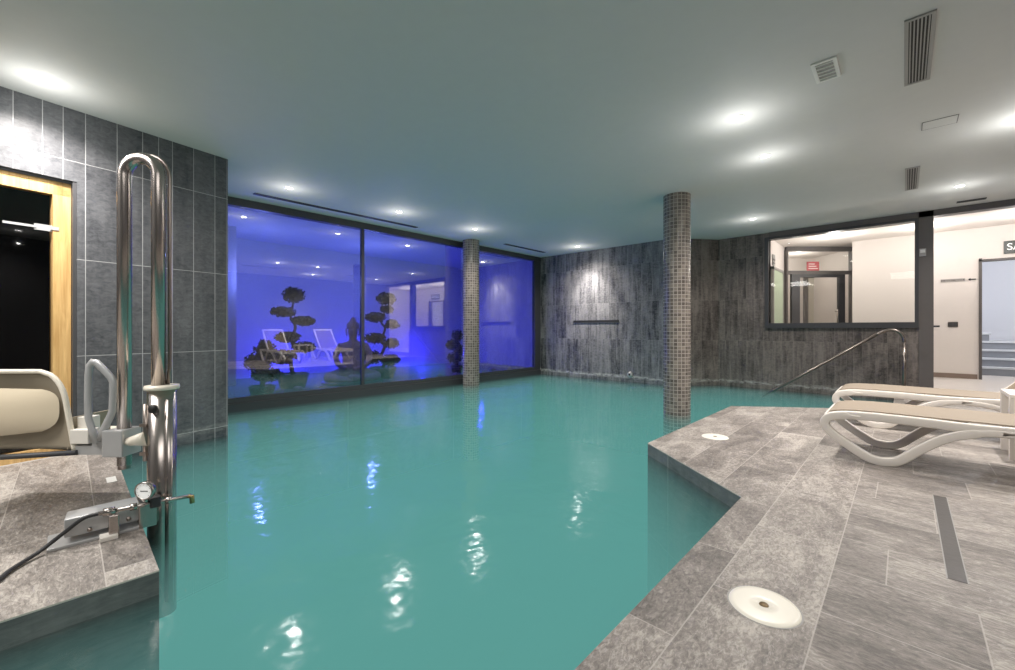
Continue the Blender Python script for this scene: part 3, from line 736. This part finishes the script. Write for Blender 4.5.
m = MB(Q); m.lathe([(0, 0), (.021, 0), (.021, .012), (0, .014)], (c[0]+.008, D0-.057, .56), 16, axis=Matrix.Rotation(PI/2, 4, 'X')); m.build('knob', M['black'], lift)
# U shaped tube
xl, xr = P_(124.5, 0)[0], P_(158.5, 0)[0]; rr = (xr-xl)/2; zt = .95-(152+6.5-329)/418*D0
pts = [(xl, D0, .27), (xl, D0, zt-rr)] + [((xl+xr)/2-rr*math.cos(a), D0, zt-rr+rr*math.sin(a)) for a in [PI*k/12 for k in range(1, 12)]] + [(xr, D0, zt-rr), (xr, D0, .65)]
m = MB(Q); m.ring(pts, .029, 16); m.build('hoop_tube', M['steel'], lift)
rr2 = rr+.030; xo0 = (xl+xr)/2-rr2
pts2 = [(xo0, D0+.035, .45), (xo0, D0+.035, zt-rr)] + [((xl+xr)/2-rr2*math.cos(a), D0+.035, zt-rr+rr2*math.sin(a)) for a in [PI*k/12 for k in range(1, 12)]] + [((xl+xr)/2+rr2, D0+.035, zt-rr), ((xl+xr)/2+rr2, D0+.035, .75), ((xl+xr)/2+rr2-.01, D0+.03, .66)]
m = MB(Q); m.ring(pts2, .009, 8); m.build('hydraulic_line', M['steel_d'], lift)
a_ = P_(121, 196, 2.1); m = MB(Q); m.ring([(xo0, D0+.035, 1.68), (xo0, D0+.035, 1.57)], .016, 16); m.build('sleeve', M['steel_d'], lift)
# clamp
m = MB(Q); m.box(P_(113, 0)[0], P_(133, 0)[0], D0-.06, D0+.05, P_(0, 454)[2], P_(0, 428)[2], .006); m.build('clamp_block', M['grey_metal'], lift)
m = MB(Q); m.ring([(xl, D0, .25), (xl, D0, .32)], .026, 14); m.build('tube_end', M['steel_d'], lift)
m = MB(Q); z = P_(0, 439)[2]; m.ring([(P_(132, 0)[0], D0-.03, z-.005), (P_(138, 0)[0], D0-.03, z-.002), (P_(139, 0)[0], D0-.03, z), (P_(153, 0)[0], D0-.03, z+.012)], [.018, .024, .024, .038], 18); m.build('swivel_cone', M['seat_rim'], lift)
# seat carrier
m = MB(Q); m.box(P_(80, 0)[0], P_(113, 0)[0], D0-.03, D0+.03, P_(0, 453)[2], P_(0, 444)[2]); m.box(P_(98, 0)[0], P_(114, 0)[0], D0-.03, D0+.03, P_(0, 445)[2], P_(0, 432)[2]); m.build('carrier_arm', M['grey_metal'], lift)
m = MB(Q); m.box(P_(77, 0)[0], P_(89, 0)[0], D0-.0, D0+.06, P_(0, 444)[2], P_(0, 417)[2], .006); m.box(P_(78, 0)[0], P_(96, 0)[0], D0-.04, D0+.02, P_(0, 442)[2], P_(0, 428)[2], .004); m.build('hinge_block', M['white_plastic'], lift)
# arm rest loop
ap_ = [P_(*q, 2.06) for q in ((97, 443), (92, 430), (88.5, 418), (88, 398), (88.5, 376), (89.5, 366), (92.5, 362), (96.5, 362.5), (104, 370), (110.5, 377), (113, 382), (113, 396), (112.5, 411), (110, 417), (103, 431), (100.5, 440))]
m = MB(Q); m.ring(ap_, .016, 12, flat=(.0115, .017)); m.build('armrest', M['grey_metal'], lift)
# seat shell: back panel and pan, modelled as smooth grids
def seat_outline(t):   # right-hand side outline, t 0 top centre .. 1 bottom
    pass
SX0, SX1 = P_(-62, 0)[0], P_(80, 0)[0]; ZB, ZT = P_(0, 449)[2], P_(0, 371)[2]
cxm = (SX0+SX1)/2; hw = (SX1-SX0)/2
def edge_x(z):      # half width at height z
    k = (z-ZB)/(ZT-ZB); top = max(0, (k-.62)/.38)
    return hw*(1-.20*k)*1.0-.10*(1-math.sqrt(max(0, 1-top**2.2)))
NZ, NX = 18, 24
def sheet(m, depth_fn, y0, th, u0=0, u1=1, zlo=0, zhi=1, xs=1):
    G = []
    for i in range(NZ+1):
        z = ZB+(ZT-ZB)*(zlo+(zhi-zlo)*i/NZ); e = edge_x(z)*xs; row = []
        for j in range(NX+1):
            u = -1+2*j/NX; row.append(m._v((cxm+e*u, y0+depth_fn(u, i/NZ), z)))
        G.append(row)
    for i in range(NZ):
        for j in range(NX):
            f = m.bm.faces.new((G[i][j], G[i][j+1], G[i+1][j+1], G[i+1][j])); f.smooth = True
m = MB(Q); sheet(m, lambda u, v: .045*(1-abs(u)**2.5)*(.3+.7*math.sin(PI*min(1, .15+v*.85))) , D0-.02, .01)
o = m.build('seat_back', M['taupe'], lift); so = o.modifiers.new('s', 'SOLIDIFY'); so.thickness = .014; so.offset = 0
# rim
rim = []
for i in range(0, 25):
    k = i/24; z = ZB+(ZT-ZB)*k; rim.append((cxm+edge_x(z), D0-.025, z))
rimL = [(2*cxm-p[0], p[1], p[2]) for p in rim]
m = MB(Q); m.ring(rim+rimL[::-1], .0115, 10); m.build('seat_rim', M['seat_rim'], lift)
# moulded inner bulge
m = MB(Q)
G = []
for i in range(19):
    v = i/18; row = []
    for j in range(29):
        a = -1+2*j/28
        # superellipse patch
        hz = (ZT-ZB)*.30; hx = hw*.80
        zz = -1+2*v
        ex = hx*(1-abs(zz)**3.2)**(1/3.2)
        x = a*ex; bul = .03*max(0, (1-abs(a)**2.4))*max(0, 1-abs(zz)**2.4)
        row.append(m._v((cxm+x+.004, D0-.034-bul*.9, ZB+(ZT-ZB)*.49+zz*hz+.018*(abs(x)/hx)**2)))
    G.append(row)
for i in range(18):
    for j in range(28):
        try: f = m.bm.faces.new((G[i][j], G[i][j+1], G[i+1][j+1], G[i+1][j])); f.smooth = True
        except Exception: pass
bmesh.ops.remove_doubles(m.bm, verts=m.bm.verts, dist=1e-5)
m.build('back_cushion', M['seat_plastic'], lift)
# seat pan reaching away towards the wall, dark support bar under it
m = MB(Q); m.ring([(SX0, D0-.03, ZB-.055), (SX1+.02, D0-.03, ZB-.008)], .011, 10, flat=(.016, .013)); m.build('support_bar', M['charcoal'], lift)
m = MB(Q); m.box(SX0+.05, SX1-.05, D0+.02, D0+.38, ZB+.0, ZB+.03, .012); m.build('seat_pan', M['seat_rim'], lift)
m = MB(Q); m.box(SX1-.045, SX1-.035, D0-.02, D0+.2, ZB, ZB+.16, .003); m.build('side_wing', M['taupe'], lift)
# deck bracket
m = MB(); m.slab([(0, .02), (0, .02)], 0, 0) if False else None
bx0, bx1 = -2.77, -2.655
m.box(bx0-.05, bx1+.02, -.06, .25, 0, .012, .003)
m.build('base_plate', M['grey_metal'], lift)
m = MB()
m.prism([(bx0, 0), (bx1, -.01), (bx1, .27), (bx0, .27)], .035, .118)
soften(m.build('bracket', M['grey_metal'], lift), .006)
for (yy, zz) in ((.07, .05), (.2, .055), (.15, .1)):
    m = MB(); m.lathe([(0, 0), (.009, 0), (.009, .01), (0, .012)], (bx1, yy, zz), 10, axis=Matrix.Rotation(PI/2, 4, 'Y')); m.build('bolt', M['steel_d'], lift)
m = MB(); m.box(bx1+.0, bx1+.05, .13, .165, .0, .10, .004); m.build('spacer', M['steel'], lift)
m = MB(); m.box(bx1+.01, bx1+.07, .10, .16, .0, .02, .004); m.build('foot_pad', M['white_plastic'], lift)
m = MB(); m.box(-2.74, -2.63, .235, .30, .0, .12, .004); m.build('post_collar', M['steel'], lift)
# valve pipe, gauge, nozzle
vx = -2.60
m = MB(); m.ring([(vx, .095, .128), (vx, .43, .112)], .0095, 12); m.ring([(vx, .11, .128), (vx, .15, .126)], .018, 8); m.ring([(vx, .20, .124), (vx, .225, .123)], .016, 6); m.ring([(vx, .33, .117), (vx, .35, .116)], .017, 6); m.build('valve_pipe', M['steel'], lift)
m = MB(); m.ring([(vx, .42, .112), (vx, .432, .108), (vx, .434, .075)], .011, 10); m.build('nozzle', plain('brass', srgb(170, 150, 100), .3, .9), lift)
m = MB(); m.box(vx-.018, vx+.02, .27, .31, .10, .15, .005); m.build('valve_block', M['rubber'], lift)
ga = cw(*P_(144, 491, 1.93)); axg = Matrix.Rotation(YAW, 4, 'Z') @ Matrix.Rotation(PI/2, 4, 'X')
m = MB(); m.lathe([(0, -.02), (.04, -.02), (.042, .004), (.037, .006), (.036, .001)], tuple(ga), 28, axis=axg); gm = m.build('pressure_gauge', M['steel'], lift)
m = MB(); m.lathe([(0, .0015), (.037, .0015)], tuple(ga), 28, axis=axg); m.build('dial', M['sign_white'], gm)
m = MB(RZ); g2 = RZ.inverted() @ ga
m.prism([(g2.x-.016, g2.y-.0032), (g2.x-.016, g2.y-.0025), (g2.x+.02, g2.y-.0025), (g2.x+.02, g2.y-.0032)], g2.z-.002, g2.z+.002)
for k in range(9):
    a = math.radians(-40+k*32.5); px_, pz_ = g2.x-.029*math.cos(a), g2.z+.029*math.sin(a); m.box(px_-.0015, px_+.0015, g2.y-.0032, g2.y-.0025, pz_-.0015, pz_+.0015)
m.build('needle', M['black'], gm)
m = MB(); m.ring([tuple(ga+Vector((0, 0, -.038))), tuple(Vector((vx, ga.y+.02, .13)))], .009, 10); m.build('gauge_stem', M['steel'], lift)
m = MB(); m.ring(bez([(vx, .10, .128), (vx-.01, .05, .12), (-2.63, -.01, .07), (-2.62, -.08, .02), (-2.53, -.15, .011), (-2.43, -.20, .011), (-2.36, -.35, .011), (-2.45, -.7, .011), (-2.8, -1.0, .011)], 8), .0085, 10); m.build('hose', M['rubber'], lift)

# ---------------- garden: topiary trees, statue
def leaf_pad(m, c, rx, rz, n, rnd):
    for _ in range(n):
        while True:
            v = Vector((rnd.uniform(-1, 1), rnd.uniform(-1, 1), rnd.uniform(-1, 1)))
            if .35 < v.length < 1: break
        p = Vector((c[0]+v.x*rx, c[1]+v.y*rx, c[2]+v.z*rz))
        s = rnd.uniform(.018, .034)
        a = Vector((rnd.uniform(-1, 1), rnd.uniform(-1, 1), rnd.uniform(-1, 1))).normalized()*s
        b = a.orthogonal().normalized()*s*.6
        m.bm.faces.new([m._v(p-a), m._v(p+b), m._v(p+a), m._v(p-b)])
def topiary(x, y, h, pads, label, seed, pot=(.22, .2)):
    rnd = random.Random(seed); t = thing('topiary_tree', (x, y, .03), label, 'tree', 'cloud pruned trees in the garden')
    z0 = .03
    if pot:
        r, ph = pot
        m = MB(); m.lathe([(0, z0), (r*.75, z0), (r, z0+ph), (r*.9, z0+ph), (r*.88, z0+ph-.02), (0, z0+ph-.02)], (x, y, 0), 24); m.build('pot', M['pot'], t)
        zb = z0+ph-.02
    else: zb = z0
    tr = [(x, y, zb)]
    for i, (dx, dy, pz, r, rz) in enumerate(pads): dx *= .6; dy *= .6; tr.append((x+dx*.25, y+dy*.25, zb+(pz-zb)*.9))
    tr = sorted(tr, key=lambda q: q[2]); n = len(tr)
    m = MB(); m.ring(bez(tr, 5), [.035*(1-.6*i/((n-1)*5)) for i in range((n-1)*5+1)], 8); m.build('trunk', M['bark'], t)
    for dx, dy, pz, r, rz in pads:
        dx *= .65; dy *= .65
        m = MB(); m.ring([(x+dx*.25, y+dy*.25, pz-.06), (x+dx, y+dy, pz)], .012, 6)
        for f in m.bm.faces: f.material_index = 1
        leaf_pad(m, (x+dx, y+dy, pz), r, rz, int(420*(r/.2)**2), rnd)
        core = bmesh.ops.create_icosphere(m.bm, subdivisions=2, radius=1, matrix=Matrix.Translation((x+dx, y+dy, pz)) @ Matrix.Diagonal((r*.72, r*.72, rz*.72, 1)))
        m.build('foliage_pad', [M['leaf'], M['bark']], t)
    return t
def gpos(p, d):      # point at image column p and viewing depth d
    v = cw((p-507.5)/418*d, d, 0); return v.x, v.y
x, y = gpos(293, 6.6)
topiary(x, y, 1.6, [(.0, .02, 1.49, .17, .13), (-.12, -.18, 1.22, .19, .08), (.1, .2, 1.08, .19, .08), (-.05, -.1, .82, .19, .09), (.08, .22, .66, .18, .09), (-.12, -.22, .52, .22, .12)], 'tallest cloud pruned tree behind the first glass pane, left of the statue', 3, (.24, .22))
x, y = gpos(262, 5.75)
topiary(x, y, .8, [(0, .05, .68, .14, .12), (-.04, -.05, .5, .18, .14), (.02, .1, .32, .2, .1)], 'low bushy pruned shrub at the left end of the garden', 4, (.17, .14))
x, y = gpos(383, 7.9)
topiary(x, y, 1.6, [(.03, .08, 1.52, .19, .12), (-.02, .14, 1.32, .13, .08), (-.14, -.16, 1.17, .19, .10), (.1, .24, 1.04, .15, .09), (-.14, -.18, .78, .2, .10), (.1, .2, .68, .16, .1), (-.16, -.26, .42, .2, .13), (.06, .2, .36, .19, .11)], 'cloud pruned tree just right of the seated statue', 5, (.26, .2))
x, y = gpos(457, 8.9)
topiary(x, y, .9, [(0, .02, .82, .13, .12), (-.08, -.1, .62, .16, .12), (.06, .1, .5, .15, .12), (-.04, -.06, .34, .17, .12)], 'small potted pruned tree close to the far mosaic column', 6, (.15, .15))

def statue(x, y):
    t = thing('seated_statue', (x, y, .03), 'carved stone seated meditating figure behind the glass mullion', 'statue')
    R = Matrix.Translation((x, y, .03)) @ Matrix.Rotation(YAW*0+math.radians(62), 4, 'Z')   # faces the pool
    # local: facing -Y
    V = [((0, 0, .14), (.19, .16)), ((0, .01, .30), (.165, .13)), ((0, .02, .46), (.19, .13)), ((0, .02, .60), (.20, .12)), ((0, .015, .70), (.085, .08)), ((0, .0, .76), (.062, .065)),
         ((0, -.01, .86), (.095, .105)), ((0, -.005, .95), (.088, .095)),
         ((.20, .02, .62), (.075, .07)), ((.29, .0, .46), (.06, .06)), ((.24, -.10, .31), (.052, .05)), ((.09, -.22, .24), (.045, .035)), ((.0, -.24, .23), (.04, .028)),
         ((-.20, .02, .62), (.075, .07)), ((-.29, .0, .46), (.06, .06)), ((-.24, -.10, .31), (.052, .05)), ((-.09, -.22, .24), (.045, .035)),
         ((.18, -.04, .12), (.13, .11)), ((.43, -.16, .10), (.105, .09)), ((.2, -.28, .08), (.08, .07)), ((-.08, -.32, .10), (.06, .055)),
         ((-.18, -.04, .12), (.13, .11)), ((-.43, -.16, .10), (.105, .09)), ((-.2, -.30, .07), (.08, .06)), ((.02, -.34, .055), (.06, .045))]
    E_ = [(0, 1), (1, 2), (2, 3), (3, 4), (4, 5), (5, 6), (6, 7), (3, 8), (8, 9), (9, 10), (10, 11), (11, 12), (3, 13), (13, 14), (14, 15), (15, 16), (0, 17), (17, 18), (18, 19), (19, 20), (0, 21), (21, 22), (22, 23), (23, 24)]
    me = bpy.data.meshes.new('body'); me.from_pydata([tuple((R @ Vector(v))-Vector((x, y, .03))) for v, _ in V], E_, []); me.update()
    o = bpy.data.objects.new('body', me); COL.objects.link(o); o.parent = t
    sk = o.modifiers.new('skin', 'SKIN'); sk.use_smooth_shade = True
    for i, (_, r) in enumerate(V): o.data.skin_vertices[0].data[i].radius = r
    o.data.skin_vertices[0].data[0].use_root = True
    subsurf(o, 2); me.materials.append(M['stone'])
    m = MB(R)
    rn = random.Random(2)
    m.lathe([(0, 1.13), (.03, 1.12), (.05, 1.08), (.06, 1.05), (.1, 1.02), (.108, .96), (.104, .92)], (0, .012, 0), 20); m.build('hair', M['stone'], t)
    m = MB(R); m.ring([(0, -.105, .925), (0, -.128, .89), (0, -.135, .872), (0, -.112, .862)], [.008, .012, .017, .01], 8); m.build('nose', M['stone'], t)
    for s_ in (-1, 1):
        m = MB(R); m.ring([(s_*.062, -.098, .912), (s_*.038, -.112, .906), (s_*.016, -.112, .912)], .007, 6); m.build('eyelid', M['stone'], t)
        m = MB(R); m.ring([(s_*.098, .0, .93), (s_*.108, .0, .90), (s_*.104, -.01, .85), (s_*.098, -.015, .80)], [.014, .016, .013, .012], 8); m.build('ear', M['stone'], t)
    m = MB(R); m.ring([(-.03, -.11, .835), (0, -.12, .832), (.03, -.11, .835)], .008, 6); m.build('mouth', M['stone'], t)
    m = MB(R); m.lathe([(0, -.02), (.46, -.02), (.5, .0), (.5, .03), (0, .035)], (0, -.12, 0), 36); m.build('plinth', M['pot'], t)
x, y = gpos(353, 7.35); statue(x, y)
# planters and a path lamp
# rounded pebbles
rn = random.Random(9)
pb = None
for x, y in ((-6.5, 2.1), (-6.62, 2.4), (-6.44, 2.7), (-6.5, 4.95), (-6.44, 5.3), (-6.45, 6.1), (-6.6, 6.5), (-6.5, 6.9)):
    if pb is None:
        m = MB(); bmesh.ops.create_icosphere(m.bm, subdivisions=2, radius=1, matrix=Matrix.Translation((x, y, .055)) @ Matrix.Diagonal((.08, .06, .035, 1)))
        for v in m.bm.verts: v.co += Vector((rn.uniform(-1, 1), rn.uniform(-1, 1), rn.uniform(-1, 1)))*.004
        for f in m.bm.faces: f.smooth = True
        pb = tag(m.build('river_stone', M['stone']), 'rounded river stone lying on the garden gravel', 'stone', 'river stones on the garden gravel'); pbz = pb.location.z
    else:
        c = pb.copy(); COL.objects.link(c); c.location = (x, y, pbz); c.rotation_euler = (0, 0, rn.uniform(0, 3))

# ---------------- lights
BL = (.10, .06, 1.0)
for y in (1.4, 2.9, 4.4, 5.9):
    light('POINT', 'garden_led', (-8.45, y, .35), 52, (.02, .015, 1.0), shadow_soft_size=0)
light('POINT', 'garden_led', (-7.1, 6.6, .8), 16, (.04, .03, 1.0), shadow_soft_size=0)
for y in (2.2, 4.2):
    light('POINT', 'garden_wash', (-7.7, y, 1.8), 42, (.20, .26, 1.0), shadow_soft_size=0)
# lobby
for x, y, e in ((-.9, 9.4, 21), (.25, 9.5, 18), (1.3, 9.4, 18), (2.4, 9.6, 10)):
    light('POINT', 'lobby_light', (x, y, 2.35), e, (1, .95, .9), shadow_soft_size=0)
light('POINT', 'corridor_light', tuple(cw(px(822), 9.2, 2.35)), 9, (1, .96, .9), shadow_soft_size=0)
light('POINT', 'stairwell_light', (1.7, 11.0, 2.1), 55, (.88, .93, 1), shadow_soft_size=0)
light('POINT', 'sauna_light', (*lw(1.6, .9), 1.9), .6, (1, .6, .4), shadow_soft_size=.1)
# unseen area lights added near the ceiling as soft room fill
light('AREA', 'room_fill', (.6, -.6, H-.05), 45, (1, .97, .93), (0, 0, 0), shape='RECTANGLE', size=1.8, size_y=2.2)
light('AREA', 'room_fill', (-3.0, -1.2, H-.05), 85, (1, .97, .93), (0, 0, 0), shape='RECTANGLE', size=1.2, size_y=1.8)

w = bpy.data.worlds.new('World'); bpy.context.scene.world = w; w.use_nodes = True
w.node_tree.nodes['Background'].inputs[0].default_value = (.5, .55, .6, 1); w.node_tree.nodes['Background'].inputs[1].default_value = .05

# ---------------- camera
cam = bpy.data.cameras.new('Camera'); co = bpy.data.objects.new('Camera', cam); COL.objects.link(co)
co.location = (0, 0, .95); co.rotation_euler = (PI/2, 0, YAW)
cam.sensor_fit = 'HORIZONTAL'; cam.sensor_width = 36; cam.lens = 36*418/1015; cam.shift_y = -6/1015; cam.clip_start = .02
sc = bpy.context.scene; sc.camera = co
sc.view_settings.view_transform = 'Standard'; sc.view_settings.look = 'None'; sc.view_settings.exposure = 0.1; sc.view_settings.gamma = 1.12
